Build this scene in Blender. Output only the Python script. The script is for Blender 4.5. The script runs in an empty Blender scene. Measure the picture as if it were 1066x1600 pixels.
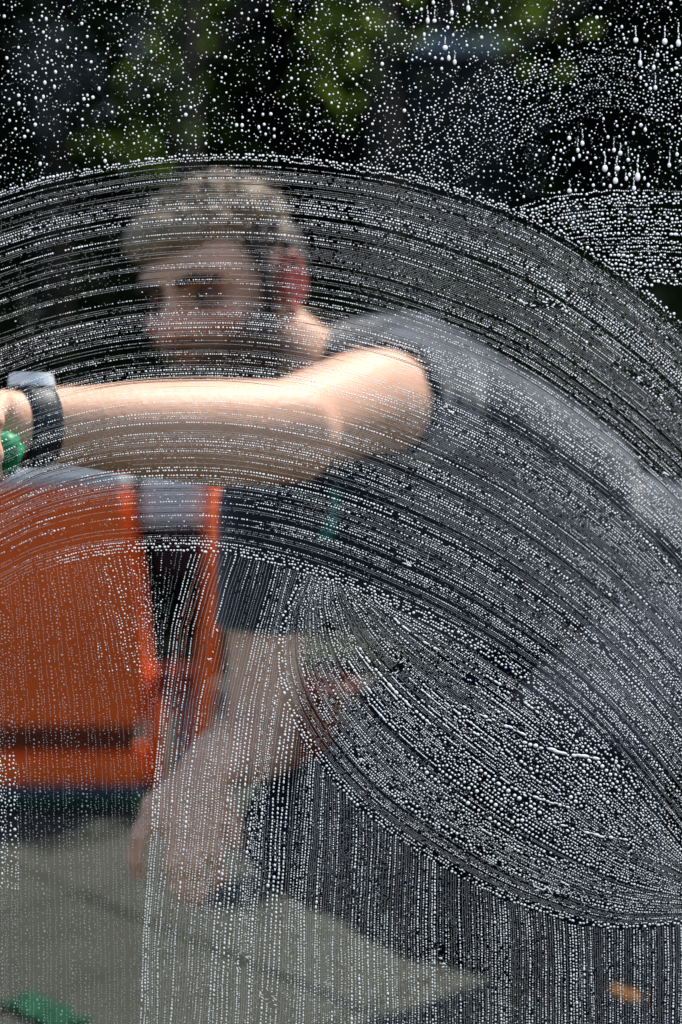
import bpy, bmesh, math, random
import numpy as np
from mathutils import Vector, Matrix, noise

random.seed(7)
rng = np.random.default_rng(11)
scene = bpy.context.scene
COL = scene.collection

# ------------------------------------------------------------------ camera, world, sun, exposure
CAM_H, PITCH, FPX, W0, H0 = 0.75, math.radians(4.0), 2222.0, 1066.0, 1600.0
cam_d = bpy.data.cameras.new('camera')
cam = bpy.data.objects.new('camera', cam_d)
COL.objects.link(cam)
cam.location = (0, 0, CAM_H)
cam.rotation_euler = (math.radians(90) - PITCH, 0, 0)
cam_d.sensor_fit = 'VERTICAL'
cam_d.sensor_height = 36.0
cam_d.lens = 50.0
cam_d.clip_start = 0.05
cam_d.clip_end = 600
cam_d.dof.use_dof = True
cam_d.dof.focus_distance = 1.004
cam_d.dof.aperture_fstop = 2.5
scene.camera = cam

SUN_DIR = Vector((0.62, 0.60, 1.4)).normalized()      # towards the sun
world = bpy.data.worlds.new('World')
scene.world = world
world.use_nodes = True
wn = world.node_tree
bg = wn.nodes['Background']
sky = wn.nodes.new('ShaderNodeTexSky')
sky.sky_type = 'NISHITA'
sky.sun_disc = False
sky.sun_elevation = math.asin(SUN_DIR.z)
sky.sun_rotation = math.atan2(SUN_DIR.x, SUN_DIR.y)
wn.links.new(sky.outputs[0], bg.inputs[0])
bg.inputs[1].default_value = 0.15
sun_d = bpy.data.lights.new('sun', 'SUN')
sun_d.energy = 4.5
sun_d.angle = math.radians(0.5)
sun_d.color = (1.0, 0.95, 0.87)
sun = bpy.data.objects.new('sun', sun_d)
COL.objects.link(sun)
sun.rotation_euler = (-SUN_DIR).to_track_quat('-Z', 'Y').to_euler()
sun.location = (2, 3, 6)
vs = scene.view_settings
vs.view_transform = 'Standard'
vs.look = 'None'
vs.exposure = 0.45
vs.gamma = 1
vs.use_curve_mapping = False
scene.cycles.max_bounces = 10
scene.cycles.transparent_max_bounces = 24
scene.cycles.transmission_bounces = 8

# ------------------------------------------------------------------ helpers
CP, SP = math.cos(PITCH), math.sin(PITCH)


def P(px, py, y):
    """world point seen at photograph pixel px, py when it stands y metres beyond the lens"""
    a, b = (px - W0 / 2) / FPX, (H0 / 2 - py) / FPX
    d = Vector((a, CP + b * SP, -SP + b * CP))
    return Vector((0, 0, CAM_H)) + d * (y / d.y)


def mat(name, color, rough=0.6, noise_scale=None, amount=0.25, bump=0.0, bump_scale=None, spec=0.3, sheen=0, metal=0, sss=0, transl=None):
    m = bpy.data.materials.new(name)
    m.use_nodes = True
    nt = m.node_tree
    b = nt.nodes['Principled BSDF']
    b.inputs['Base Color'].default_value = (*color, 1)
    b.inputs['Roughness'].default_value = rough
    b.inputs['Specular IOR Level'].default_value = spec
    b.inputs['Metallic'].default_value = metal
    b.inputs['Sheen Weight'].default_value = sheen
    if sss:
        b.inputs['Subsurface Weight'].default_value = sss
        b.inputs['Subsurface Radius'].default_value = (1.0, 0.35, 0.2)
        b.inputs['Subsurface Scale'].default_value = 0.012
    tc = nt.nodes.new('ShaderNodeTexCoord')
    if noise_scale:
        n = nt.nodes.new('ShaderNodeTexNoise')
        n.inputs['Scale'].default_value = noise_scale
        n.inputs['Detail'].default_value = 6
        nt.links.new(tc.outputs['Object'], n.inputs['Vector'])
        r = nt.nodes.new('ShaderNodeMapRange')
        r.inputs[1].default_value = 0.3
        r.inputs[2].default_value = 0.7
        r.inputs[3].default_value = 1 - amount
        r.inputs[4].default_value = 1 + amount
        nt.links.new(n.outputs[0], r.inputs[0])
        v = nt.nodes.new('ShaderNodeVectorMath')
        v.operation = 'SCALE'
        v.inputs[0].default_value = color
        nt.links.new(r.outputs[0], v.inputs['Scale'])
        nt.links.new(v.outputs[0], b.inputs['Base Color'])
    if bump:
        n2 = nt.nodes.new('ShaderNodeTexNoise')
        n2.inputs['Scale'].default_value = bump_scale or 40
        n2.inputs['Detail'].default_value = 5
        nt.links.new(tc.outputs['Object'], n2.inputs['Vector'])
        bp = nt.nodes.new('ShaderNodeBump')
        bp.inputs['Strength'].default_value = bump
        bp.inputs['Distance'].default_value = 0.01
        nt.links.new(n2.outputs[0], bp.inputs['Height'])
        nt.links.new(bp.outputs[0], b.inputs['Normal'])
    if transl:
        t = nt.nodes.new('ShaderNodeBsdfTranslucent')
        t.inputs[0].default_value = (*transl, 1)
        a = nt.nodes.new('ShaderNodeAddShader')
        nt.links.new(b.outputs[0], a.inputs[0])
        nt.links.new(t.outputs[0], a.inputs[1])
        nt.links.new(a.outputs[0], nt.nodes['Material Output'].inputs[0])
    return m


def tag(o, label=None, cat=None, group=None, kind=None):
    if label: o['label'] = label
    if cat: o['category'] = cat
    if group: o['group'] = group
    if kind: o['kind'] = kind
    return o


def link(name, me, m=None, parent=None, smooth=False):
    o = bpy.data.objects.new(name, me)
    COL.objects.link(o)
    if m: me.materials.append(m)
    if smooth:
        me.polygons.foreach_set('use_smooth', [True] * len(me.polygons))
    if parent:
        o.parent = parent
        o.matrix_parent_inverse = Matrix.Translation(parent.location).inverted()
    return o


def empty(name, loc):
    o = bpy.data.objects.new(name, None)
    COL.objects.link(o)
    o.location = loc
    o.empty_display_size = 0.1
    return o


def bm_obj(name, bm, m, parent=None, smooth=False, bevel=0):
    if bevel:
        bmesh.ops.bevel(bm, geom=list(bm.edges), offset=bevel, segments=2, affect='EDGES')
    me = merge(bm, name)
    return link(name, me, m, parent, smooth)


def add_box(bm, lo, hi):
    r = bmesh.ops.create_cube(bm, size=1)
    lo, hi = Vector(lo), Vector(hi)
    for v in r['verts']:
        v.co = (lo + hi) / 2 + Vector(v.co[i] * (hi - lo)[i] for i in range(3))
    return r['verts']


def add_hull(bm, quad_a, quad_b):
    """a solid between two quads"""
    va = [bm.verts.new(p) for p in quad_a]
    vb = [bm.verts.new(p) for p in quad_b]
    bm.faces.new(va[::-1]); bm.faces.new(vb)
    for i in range(4):
        j = (i + 1) % 4
        bm.faces.new((va[i], va[j], vb[j], vb[i]))


def add_tube(bm, pts, rad, n=10, cap=True):
    rings = []
    pts = [Vector(p) for p in pts]
    for i, p in enumerate(pts):
        d = (pts[min(i + 1, len(pts) - 1)] - pts[max(i - 1, 0)]).normalized()
        u = d.orthogonal().normalized() if i == 0 else (u - d * u.dot(d)).normalized()
        w = d.cross(u)
        r = rad[i] if isinstance(rad, (list, tuple)) else rad
        rings.append([bm.verts.new(p + (u * math.cos(a) + w * math.sin(a)) * r) for a in (k * math.tau / n for k in range(n))])
    for a, b in zip(rings, rings[1:]):
        for k in range(n):
            bm.faces.new((a[k], a[(k + 1) % n], b[(k + 1) % n], b[k]))
    if cap:
        bm.faces.new(rings[0][::-1]); bm.faces.new(rings[-1])


BALLS = []          # balls waiting for the mesh that is being built
_UNIT = {}


def unit_ball(seg):
    if seg not in _UNIT:
        b = bmesh.new()
        bmesh.ops.create_uvsphere(b, u_segments=seg, v_segments=seg // 2 + 2, radius=1)
        b.verts.ensure_lookup_table()
        v = np.array([q.co[:] for q in b.verts])
        bmesh.ops.triangulate(b, faces=list(b.faces))
        _UNIT[seg] = (v, np.array([[q.index for q in f.verts] for f in b.faces]))
        b.free()
    return _UNIT[seg]


def add_ball(bm, c, r, rot=None, seg=14):
    r = r if isinstance(r, (tuple, list, Vector)) else (r, r, r)
    v, f = unit_ball(seg)
    M = np.array(rot) if rot else np.eye(3)
    BALLS.append(((v * np.array(r[:])) @ M.T + np.array(c[:]), f))


def merge(bm, name):
    """the bmesh and the waiting balls as one mesh"""
    me = bpy.data.meshes.new(name)
    if not BALLS:
        bm.to_mesh(me); bm.free()
        return me
    bmesh.ops.triangulate(bm, faces=list(bm.faces))
    bm.verts.index_update()
    vs_ = [np.array([q.co[:] for q in bm.verts]).reshape(-1, 3)]
    fs_ = [np.array([[q.index for q in f.verts] for f in bm.faces], int).reshape(-1, 3)]
    bm.free()
    k = len(vs_[0])
    for v, f in BALLS:
        vs_.append(v); fs_.append(f + k); k += len(v)
    BALLS.clear()
    co = np.concatenate(vs_); fc = np.concatenate(fs_)
    me.vertices.add(len(co)); me.vertices.foreach_set('co', co.ravel())
    me.loops.add(fc.size); me.loops.foreach_set('vertex_index', fc.ravel().astype(np.int32))
    me.polygons.add(len(fc)); me.polygons.foreach_set('loop_start', np.arange(len(fc), dtype=np.int32) * 3)
    me.update(calc_edges=True)
    return me


def chain(bm, pts):
    """tapering capsule chain; pts = [(Vector, radius), ...]"""
    for (a, ra), (b, rb) in zip(pts, pts[1:]):
        L = (b - a).length
        n = max(2, int(L / (min(ra, rb) * 0.3)) + 1)
        for i in range(n + 1):
            t = i / n
            add_ball(bm, a.lerp(b, t), ra + (rb - ra) * t, seg=14)


def remeshed(name, bm, voxel, smooth_it, m, parent, fix=None):
    me = merge(bm, name)
    o = bpy.data.objects.new(name, me)
    COL.objects.link(o)
    r = o.modifiers.new('r', 'REMESH')
    r.mode = 'VOXEL'
    r.voxel_size = voxel
    s = o.modifiers.new('s', 'SMOOTH')
    s.factor = 0.5
    s.iterations = smooth_it
    dg = bpy.context.evaluated_depsgraph_get()
    new = bpy.data.meshes.new_from_object(o.evaluated_get(dg))
    bpy.data.objects.remove(o)
    bpy.data.meshes.remove(me)
    new.name = name
    if fix: fix(new)
    return link(name, new, m, parent, smooth=True)


# ------------------------------------------------------------------ ground and paving
m_soil = mat('soil', (0.02, 0.022, 0.012), 0.95, 6, 0.5, 0.6, 30)
m_mortar = mat('joint', (0.018, 0.018, 0.015), 0.95, 40, 0.3)
m_tile = mat('paving_stone', (0.034, 0.036, 0.027), 0.8, 9, 0.18, 0.25, 160)

bm = bmesh.new()
add_box(bm, (-150, -6, -0.3), (150, 300, -0.035))
tag(bm_obj('ground', bm, m_soil), 'dark planted soil beyond the paving', kind='structure')
pave = bm_obj('pavement', (lambda b: (add_box(b, (-3.2, 1.08, -0.2), (3.2, 3.6, -0.006)), b)[1])(bmesh.new()), m_mortar)
tag(pave, 'grey green square paving laid on the diagonal', kind='structure')
TS = 0.31
tile_me = []
for k in range(4):
    bm = bmesh.new()
    h = TS / 2 - 0.0028
    add_box(bm, (-h, -h, -0.03), (h, h, 0.0))
    bmesh.ops.bevel(bm, geom=[e for e in bm.edges if all(v.co.z > -0.01 for v in e.verts)], offset=0.004, segments=1, affect='EDGES')
    me = bpy.data.meshes.new('paving_tile')
    bm.to_mesh(me); bm.free()
    mt = m_tile if k == 0 else mat('paving_stone', [c * (0.86 + 0.1 * k) for c in (0.034, 0.036, 0.027)], 0.8, 9, 0.2, 0.25, 160)
    me.materials.append(mt)
    tile_me.append(me)
DG = TS * math.sqrt(2) / 2
x0, y0 = P(120, 1393, 2.18).x, 2.18
for i in range(-9, 10):
    for j in range(-6, 8):
        if (i + j) % 2 == 0: continue
        x, y = x0 + i * DG, y0 + j * DG
        if abs(x) > 2.9 or y < 1.32 or y > 3.36: continue
        o = bpy.data.objects.new('paving_tile', tile_me[random.randrange(4)])
        COL.objects.link(o)
        o.location = (x, y, random.uniform(-0.0015, 0.0015))
        o.rotation_euler = (random.uniform(-.004, .004), random.uniform(-.004, .004), math.radians(45) + random.uniform(-.006, .006))
        o.parent = pave
bm = bmesh.new()
add_box(bm, (-3.2, 3.6, -0.2), (3.2, 3.7, 0.05))
bm_obj('edging_kerb', bm, mat('kerb_stone', (0.14, 0.14, 0.12), 0.85, 20, 0.2), pave, bevel=0.008)

# ------------------------------------------------------------------ planting behind
m_bark = mat('dark_bark', (0.03, 0.022, 0.016), 0.9, 20, 0.4, 0.8, 30)
m_pale = mat('pale_bark', (0.20, 0.20, 0.19), 0.8, 14, 0.45, 0.5, 30)


def leaf_mat(name, c, t):
    return mat(name, c, 0.8, 3, 0.4, spec=0.03, transl=t)


m_dark = leaf_mat('shade_toned_leaf', (0.006, 0.010, 0.005), (0.002, 0.004, 0.001))  # deep woodland shade put into a near-black leaf colour
m_mid = leaf_mat('green_leaf', (0.005, 0.010, 0.004), (0.003, 0.007, 0.001))  # crown shade put into this leaf colour as well
m_light = leaf_mat('sun_toned_leaf', (0.05, 0.085, 0.016), (0.065, 0.10, 0.012))  # paler leaf copy, sunlight on the lit clumps painted in


def leaves(name, blobs, n, size, m, parent, seed):
    """n leaf quads scattered in clumps through ellipsoids (centre, radii)"""
    r = np.random.default_rng(seed)
    vol = np.array([b[1][0] * b[1][1] * b[1][2] for b in blobs]); vol = vol / vol.sum()
    pts = []
    for (c, rad), v in zip(blobs, vol):
        k = max(30, int(n * v))
        nc = max(6, k // 28)
        d = r.normal(size=(nc, 3)); d /= np.linalg.norm(d, axis=1)[:, None]
        cc = d * (r.random((nc, 1)) ** 0.4)
        idx = r.integers(0, nc, k)
        p = cc[idx] * np.array(rad) + r.normal(size=(k, 3)) * size * 2.2
        pts.append(p + np.array(c))
    p = np.concatenate(pts)
    p[:, 2] = np.maximum(p[:, 2], 0.01)
    k = len(p)
    a = r.normal(size=(k, 3)); a /= np.linalg.norm(a, axis=1)[:, None]
    b = np.cross(a, r.normal(size=(k, 3))); b /= np.linalg.norm(b, axis=1)[:, None]
    s = size * r.uniform(0.6, 1.3, (k, 1))
    nrm = np.cross(a, b)
    v = np.stack([p - a * s, p + b * s * 0.45 + nrm * s * 0.15, p + a * s, p - b * s * 0.45 + nrm * s * 0.15], 1).reshape(-1, 3)
    me = bpy.data.meshes.new(name)
    me.vertices.add(k * 4); me.vertices.foreach_set('co', v.ravel())
    me.loops.add(k * 4); me.loops.foreach_set('vertex_index', np.arange(k * 4))
    me.polygons.add(k); me.polygons.foreach_set('loop_start', np.arange(k) * 4)
    me.update()
    return link(name, me, m, parent)


def trunk(parent, base, top, r, m, limbs=4, seed=1):
    rr = random.Random(seed)
    bm = bmesh.new()
    pts = [base.lerp(top, t) + Vector((rr.uniform(-1, 1), rr.uniform(-1, 1), 0)) * r * 0.5 * (t > 0) for t in (0, .25, .5, .75, 1)]
    add_tube(bm, pts, [r * 1.3, r, r * .85, r * .65, r * .35], 9)
    for k in range(limbs):
        s = base.lerp(top, rr.uniform(.45, .9))
        e = s + Vector((rr.uniform(-1, 1), rr.uniform(-.8, .8), rr.uniform(.5, 1))) * (top - base).length * .28
        add_tube(bm, [s, s.lerp(e, .5) + Vector((0, 0, .03)), e], [r * .45, r * .3, r * .12], 6)
    return bm_obj('trunk', bm, m, parent, smooth=True)


def tree(name, label, base, h, r, blobs, n, size, lm, bmat, seed, cat='tree', group='trees in the dark planting'):
    t = empty(name, base)
    tag(t, label, cat, group)
    trunk(t, Vector(base), Vector(base) + Vector((0, 0, h)), r, bmat, 5, seed)
    leaves('crown', blobs, n, size, lm, t, seed)
    return t


def blob_px(px, py, y, rx, ry, rz):
    return (P(px, py, y), (rx, ry, rz))


# hedge bushes close behind the paving
for k, (px, lab) in enumerate([(-180, 'dark hedge bush at far left behind the orange cart'), (260, 'dark hedge bush between the orange cart and the kneeling man'),
                               (700, "dark hedge bush behind the kneeling man's back"), (1150, 'dark hedge bush at far right behind the wiped glass')]):
    c = P(px, 700, 4.3)
    t = empty('hedge_bush', (c.x, 4.3, -0.03))
    tag(t, lab, 'bush', 'hedge bushes behind the paving')
    bm = bmesh.new()
    for q in range(5):
        x = c.x + (q - 2) * 0.13
        add_tube(bm, [(c.x + (q - 2) * .05, 4.3, -0.035), (x, 4.3, .35), (x * 1.02, 4.32, .8)], [.02, .014, .006], 6)
    bm_obj('stem', bm, m_bark, t)
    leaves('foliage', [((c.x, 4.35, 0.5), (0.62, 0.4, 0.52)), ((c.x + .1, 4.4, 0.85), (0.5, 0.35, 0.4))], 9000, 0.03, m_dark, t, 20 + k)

def gb(x, y): return (x, y, -0.04)
bt = tree('leafy_tree', 'dark tree with a dull greyish leaf clump at upper left', gb(P(82, 200, 5.6).x, 5.6), 3.8, .06,
     [((P(82, 0, 5.6).x, 5.7, 3.1), (.8, .8, .8)), blob_px(300, 190, 5.5, .30, .2, .22), blob_px(210, 40, 5.6, .4, .3, .25), blob_px(85, 330, 5.35, .28, .1, .34), blob_px(85, 20, 5.35, .2, .1, .12)], 8000, .04, m_mid, m_bark, 3)
leaves('pale_foliage', [blob_px(82, 115, 5.25, .05, .06, .11), blob_px(240, 85, 5.25, .04, .05, .03)], 220, .03, leaf_mat('grey_leaf', (.10, .11, .10), (.03, .035, .03)), bt, 77)
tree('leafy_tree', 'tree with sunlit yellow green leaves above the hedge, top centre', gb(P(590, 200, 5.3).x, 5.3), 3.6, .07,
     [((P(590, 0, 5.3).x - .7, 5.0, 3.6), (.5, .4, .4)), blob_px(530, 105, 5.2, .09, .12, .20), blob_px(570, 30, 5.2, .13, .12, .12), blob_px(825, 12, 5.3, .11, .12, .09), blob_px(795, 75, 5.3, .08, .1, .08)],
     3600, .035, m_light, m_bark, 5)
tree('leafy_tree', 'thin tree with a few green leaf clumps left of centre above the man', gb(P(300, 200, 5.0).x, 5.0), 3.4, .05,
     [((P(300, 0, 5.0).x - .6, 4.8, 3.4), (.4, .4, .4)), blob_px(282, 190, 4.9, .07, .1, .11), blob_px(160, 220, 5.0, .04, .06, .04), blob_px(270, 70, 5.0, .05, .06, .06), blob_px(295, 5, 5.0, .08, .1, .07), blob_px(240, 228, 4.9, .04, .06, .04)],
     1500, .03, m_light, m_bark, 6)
for k, (px, y, lab) in enumerate([(-100, 7.5, 'dark dense tree at the left edge of the backdrop'), (420, 8.0, 'dark dense tree behind the man, upper middle'),
                                  (800, 7.3, 'dark dense tree behind the falling drops, upper right'), (1250, 7.8, 'dark dense tree at the right edge of the backdrop')]):
    x = P(px, 300, y).x
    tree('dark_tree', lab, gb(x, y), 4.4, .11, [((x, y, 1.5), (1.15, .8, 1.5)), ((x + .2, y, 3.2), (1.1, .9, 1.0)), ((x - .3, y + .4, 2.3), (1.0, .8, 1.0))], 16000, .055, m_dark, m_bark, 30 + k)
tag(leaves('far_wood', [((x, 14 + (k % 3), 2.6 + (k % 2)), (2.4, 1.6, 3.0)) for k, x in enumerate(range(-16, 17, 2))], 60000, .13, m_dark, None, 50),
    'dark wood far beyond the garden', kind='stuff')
# made-up shed: its roof stands in for a pale blue-grey patch between leaves
sx = P(715, 50, 6.4)
shed = empty('added_shed', (sx.x, 6.7, -0.035))
tag(shed, 'added shed standing in for a pale blue grey patch between the leaves, top right', 'shed')
bm = bmesh.new()
add_box(bm, (sx.x - .24, 6.45, -0.035), (sx.x + .24, 6.95, sx.z - .08))
bm_obj('wall', bm, mat('shed_wall', (0.008, 0.012, 0.012), 0.8, 12, 0.4), shed)
bm = bmesh.new()
add_hull(bm, [(sx.x - .27, 6.40, sx.z - .09), (sx.x + .27, 6.40, sx.z - .09), (sx.x + .27, 6.40, sx.z - .05), (sx.x - .27, 6.40, sx.z - .05)],
         [(sx.x - .27, 7.0, sx.z + .12), (sx.x + .27, 7.0, sx.z + .12), (sx.x + .27, 7.0, sx.z + .16), (sx.x - .27, 7.0, sx.z + .16)])
bm_obj('roof', bm, mat('shed_roof', (0.16, 0.20, 0.24), 0.6, 25, 0.5), shed)

# ------------------------------------------------------------------ orange cleaning cart
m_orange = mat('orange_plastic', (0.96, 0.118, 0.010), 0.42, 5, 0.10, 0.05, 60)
m_band = mat('recess_shade_orange', (0.15, 0.022, 0.006), 0.6, 20, 0.2)  # tank recess: groove shade put into a darker orange red
m_red = mat('red_paint', (0.16, 0.02, 0.008), 0.5, 12, 0.2)
m_grey = mat('grey_plastic', (0.60, 0.60, 0.58), 0.5, 12, 0.12)
m_blue = mat('slate_blue_plastic', (0.08, 0.10, 0.16), 0.5, 12, 0.2)
m_cloth = mat('green_microfibre', (0.002, 0.05, 0.02), 0.9, 10, 0.15)
m_green = mat('green_plastic', (0.003, 0.22, 0.08), 0.45, 10, 0.15)
m_black = mat('black_rubber', (0.012, 0.012, 0.014), 0.6)
YC = 2.64
cz = lambda py, y=YC: P(0, py, y).z
cx = lambda px, y=YC: P(px, 900, y).x
cart = empty('cleaning_cart', (cx(0), YC + .2, 0))
tag(cart, 'bright orange wheeled cleaning cart standing on the paving at left', 'cart')


def loft(bm, levels, y0, y1):
    """stack of rectangles: (z, xl, xr, inset)"""
    prev = None
    for z, xl, xr, ins in levels:
        q = [bm.verts.new(p) for p in ((xl + ins, y0 + ins, z), (xr - ins, y0 + ins, z), (xr - ins, y1 - ins, z), (xl + ins, y1 - ins, z))]
        if prev:
            for i in range(4):
                bm.faces.new((prev[i], prev[(i + 1) % 4], q[(i + 1) % 4], q[i]))
        else:
            bm.faces.new(q[::-1])
        prev = q
    bm.faces.new(prev)


bm = bmesh.new()
loft(bm, [(cz(1136), cx(-300), cx(216), 0), (cz(1060), cx(-300), cx(226), 0), (cz(900), cx(-300), cx(212), 0), (cz(760), cx(-296), cx(192), 0)], YC, YC + .09)
bm_obj('tank', bm, m_orange, cart, bevel=.008)
bm = bmesh.new()
loft(bm, [(cz(1176), cx(-296), cx(218), .016), (cz(1134), cx(-296), cx(218), .012)], YC, YC + .09)
bm_obj('band', bm, m_band, cart, bevel=.002)
bm = bmesh.new()
loft(bm, [(cz(1226), cx(-300), cx(222), 0), (cz(1178), cx(-300), cx(226), 0)], YC - .006, YC + .09)
bm_obj('bottom_tray', bm, m_orange, cart, bevel=.01)
bm = bmesh.new()
loft(bm, [(cz(758), cx(-304), cx(196), -.004), (cz(734), cx(-300), cx(190), 0)], YC - .004, YC + .09)
bm_obj('lid', bm, m_grey, cart, bevel=.006)
bm = bmesh.new()
add_box(bm, (cx(-290), YC + .01, .028), (cx(222), YC + .12, cz(1228)))
bm_obj('base', bm, m_blue, cart, bevel=.006)
bm = bmesh.new()
add_box(bm, (cx(-300), YC - .012, .010), (cx(226), YC + .14, .027))
bm_obj('bumper', bm, mat('dark_green_rubber', (0.008, 0.05, 0.025), .6), cart, bevel=.004)
for wx in (-240, 40, 200):
    bm = bmesh.new()
    add_tube(bm, [(cx(wx), YC + .06, .024), (cx(wx) + .02, YC + .06, .024)], .022, 14)
    bm_obj('wheel', bm, m_black, cart)
bm = bmesh.new()
add_tube(bm, [P(334, 752, YC + .02), P(331, 900, YC + .02), P(322, 1060, YC + .02), P(306, 1235, YC + .02)], [.016, .015, .017, .017], 10)
bm_obj('post', bm, m_orange, cart, smooth=True)
bm = bmesh.new()
add_tube(bm, [P(243, 1045, YC + .06), P(242, 1235, YC + .06)], .018, 10)
bm_obj('post', bm, m_orange, cart, smooth=True)
bm = bmesh.new()
add_box(bm, (cx(236), YC + .03, cz(1088)), (cx(322), YC + .07, cz(1048)))
bm_obj('crossbar', bm, m_red, cart, bevel=.006)
bm = bmesh.new()
add_box(bm, (cx(214), YC + .05, cz(824)), (cx(326), YC + .09, cz(748)))
bm_obj('panel', bm, m_grey, cart, bevel=.006)
bm = bmesh.new()
add_box(bm, (cx(236), YC + .06, cz(905)), (cx(322), YC + .09, cz(826)))
bm_obj('gap_filler', bm, mat('dark_maroon', (.022, .006, .006), .7), cart, bevel=.004)  # dark box filling the gap between tank and post
bm = bmesh.new()
add_box(bm, (cx(262), YC + .09, .03), (cx(300), YC + .12, cz(1092)))
bm_obj('rear_panel', bm, m_blue, cart, bevel=.004)

# orange bucket seen between the man's arm and thigh
bx = P(500, 1125, 2.3)
bk = empty('bucket', (bx.x, 2.3, 0))
tag(bk, "orange red bucket behind the man, glimpsed between his hanging arm and thigh", 'bucket')
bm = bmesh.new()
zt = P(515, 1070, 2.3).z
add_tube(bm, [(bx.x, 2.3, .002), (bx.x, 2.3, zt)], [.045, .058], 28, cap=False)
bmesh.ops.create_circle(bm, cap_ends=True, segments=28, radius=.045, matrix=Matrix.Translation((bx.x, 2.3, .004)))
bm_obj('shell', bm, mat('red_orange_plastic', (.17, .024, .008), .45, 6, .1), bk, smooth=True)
bm = bmesh.new()
add_tube(bm, [(bx.x + .060 * math.cos(a), 2.3 + .060 * math.sin(a), zt) for a in np.linspace(0, math.tau, 29)], .006, 6)
bm_obj('rim', bm, m_red, bk, smooth=True)
bm = bmesh.new()
add_tube(bm, [(bx.x + .062 * math.cos(a), 2.3 + .03 + .02 * math.sin(a), zt - .015 - .06 * math.sin(a)) for a in np.linspace(0, math.pi, 20)], .003, 6)
bm_obj('handle', bm, m_black, bk, smooth=True)

# green cloth on the paving, bottom left
g0 = P(72, 1582, 1.72)
bm = bmesh.new()
bmesh.ops.create_grid(bm, x_segments=24, y_segments=14, size=1)
for v in bm.verts:
    u, w = v.co.x, v.co.y
    z = .006 + .002 * math.sin(u * 7 + w * 2) + .001 * math.sin(w * 9 - u * 3)
    v.co = Vector((g0.x + .045 * u + .012 * w + .006 * math.sin(w * 8), g0.y - .045 * u + .014 * w + .006 * math.sin(u * 9), max(z, .004)))
g = bm_obj('cleaning_cloth', bm, m_cloth, None, smooth=True)
sl = g.modifiers.new('solid', 'SOLIDIFY'); sl.thickness = .003; sl.offset = 1
tag(g, 'crumpled green cloth lying on the paving in the bottom left corner', 'cloth')

# ------------------------------------------------------------------ the man
def skin_material():
    m = mat('skin', (0.60, 0.36, 0.26), 0.5, None, spec=0.35, sss=0.25, bump=0.12, bump_scale=220)
    nt = m.node_tree
    b = nt.nodes['Principled BSDF']
    at = nt.nodes.new('ShaderNodeAttribute'); at.attribute_name = 'tone'
    sep = nt.nodes.new('ShaderNodeSeparateColor')
    nt.links.new(at.outputs['Color'], sep.inputs[0])
    n = nt.nodes.new('ShaderNodeTexNoise'); n.inputs['Scale'].default_value = 35; n.inputs['Detail'].default_value = 5
    tc = nt.nodes.new('ShaderNodeTexCoord'); nt.links.new(tc.outputs['Object'], n.inputs['Vector'])
    base = nt.nodes.new('ShaderNodeMix'); base.data_type = 'RGBA'
    base.inputs[6].default_value = (0.76, 0.42, 0.285, 1); base.inputs[7].default_value = (0.64, 0.34, 0.20, 1)
    nt.links.new(n.outputs[0], base.inputs[0])
    prev = base.outputs[2]
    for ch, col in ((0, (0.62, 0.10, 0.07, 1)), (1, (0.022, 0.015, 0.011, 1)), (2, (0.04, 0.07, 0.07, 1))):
        mx = nt.nodes.new('ShaderNodeMix'); mx.data_type = 'RGBA'
        nt.links.new(sep.outputs[ch], mx.inputs[0]); nt.links.new(prev, mx.inputs[6]); mx.inputs[7].default_value = col
        prev = mx.outputs[2]
    nt.links.new(prev, b.inputs['Base Color'])
    return m


m_skin = skin_material()
m_shirt = mat('dark_grey_cotton', (0.015, 0.018, 0.028), 0.85, 30, 0.15, 0.5, 22, sheen=0.4, spec=0.1)
m_trouser = mat('navy_work_cloth', (0.010, 0.013, 0.024), 0.9, 30, 0.2, 0.5, 20, sheen=0.0, spec=0.1)
m_hair = mat('blond_hair', (0.235, 0.16, 0.095), 0.55, 60, 0.4, 0.6, 120)
m_hairdark = mat('brown_hair', (0.035, 0.024, 0.017), 0.6, 60, 0.3, 0.6, 120)

man = empty('person', (P(700, 1500, 1.75).x, 1.75, 0))
tag(man, 'crouching man in a dark t-shirt and navy trousers, one arm raised to wipe the glass', 'person')

# head frame
HC = P(346, 461, 1.56)
yaw = math.radians(30)
f0 = Vector((-math.sin(yaw), -math.cos(yaw), -0.22)).normalized()
l0 = Vector((math.cos(yaw), -math.sin(yaw), 0.10)); l0 = (l0 - f0 * l0.dot(f0)).normalized()
u0 = l0.cross(f0) * -1
if u0.z < 0: u0 = -u0
HR = Matrix((l0, -f0, u0)).transposed()      # local x = his left, local y = back of head, local z = up
def hd(x, y, z): return HC + HR @ Vector((x, y, z))

# arms
WL, EL, SL = P(42, 664, 1.115), P(452, 668, 1.26), P(640, 625, 1.50)      # raised arm: wrist, elbow, shoulder
SR, ER, WR = P(430, 790, 1.56), P(408, 1165, 1.52), P(340, 1185, 1.36)    # hanging arm
chest, belly, hips = P(610, 790, 1.66), P(860, 880, 1.74), P(1120, 960, 1.78)
neckb = P(500, 620, 1.64)

bm = bmesh.new()
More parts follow.
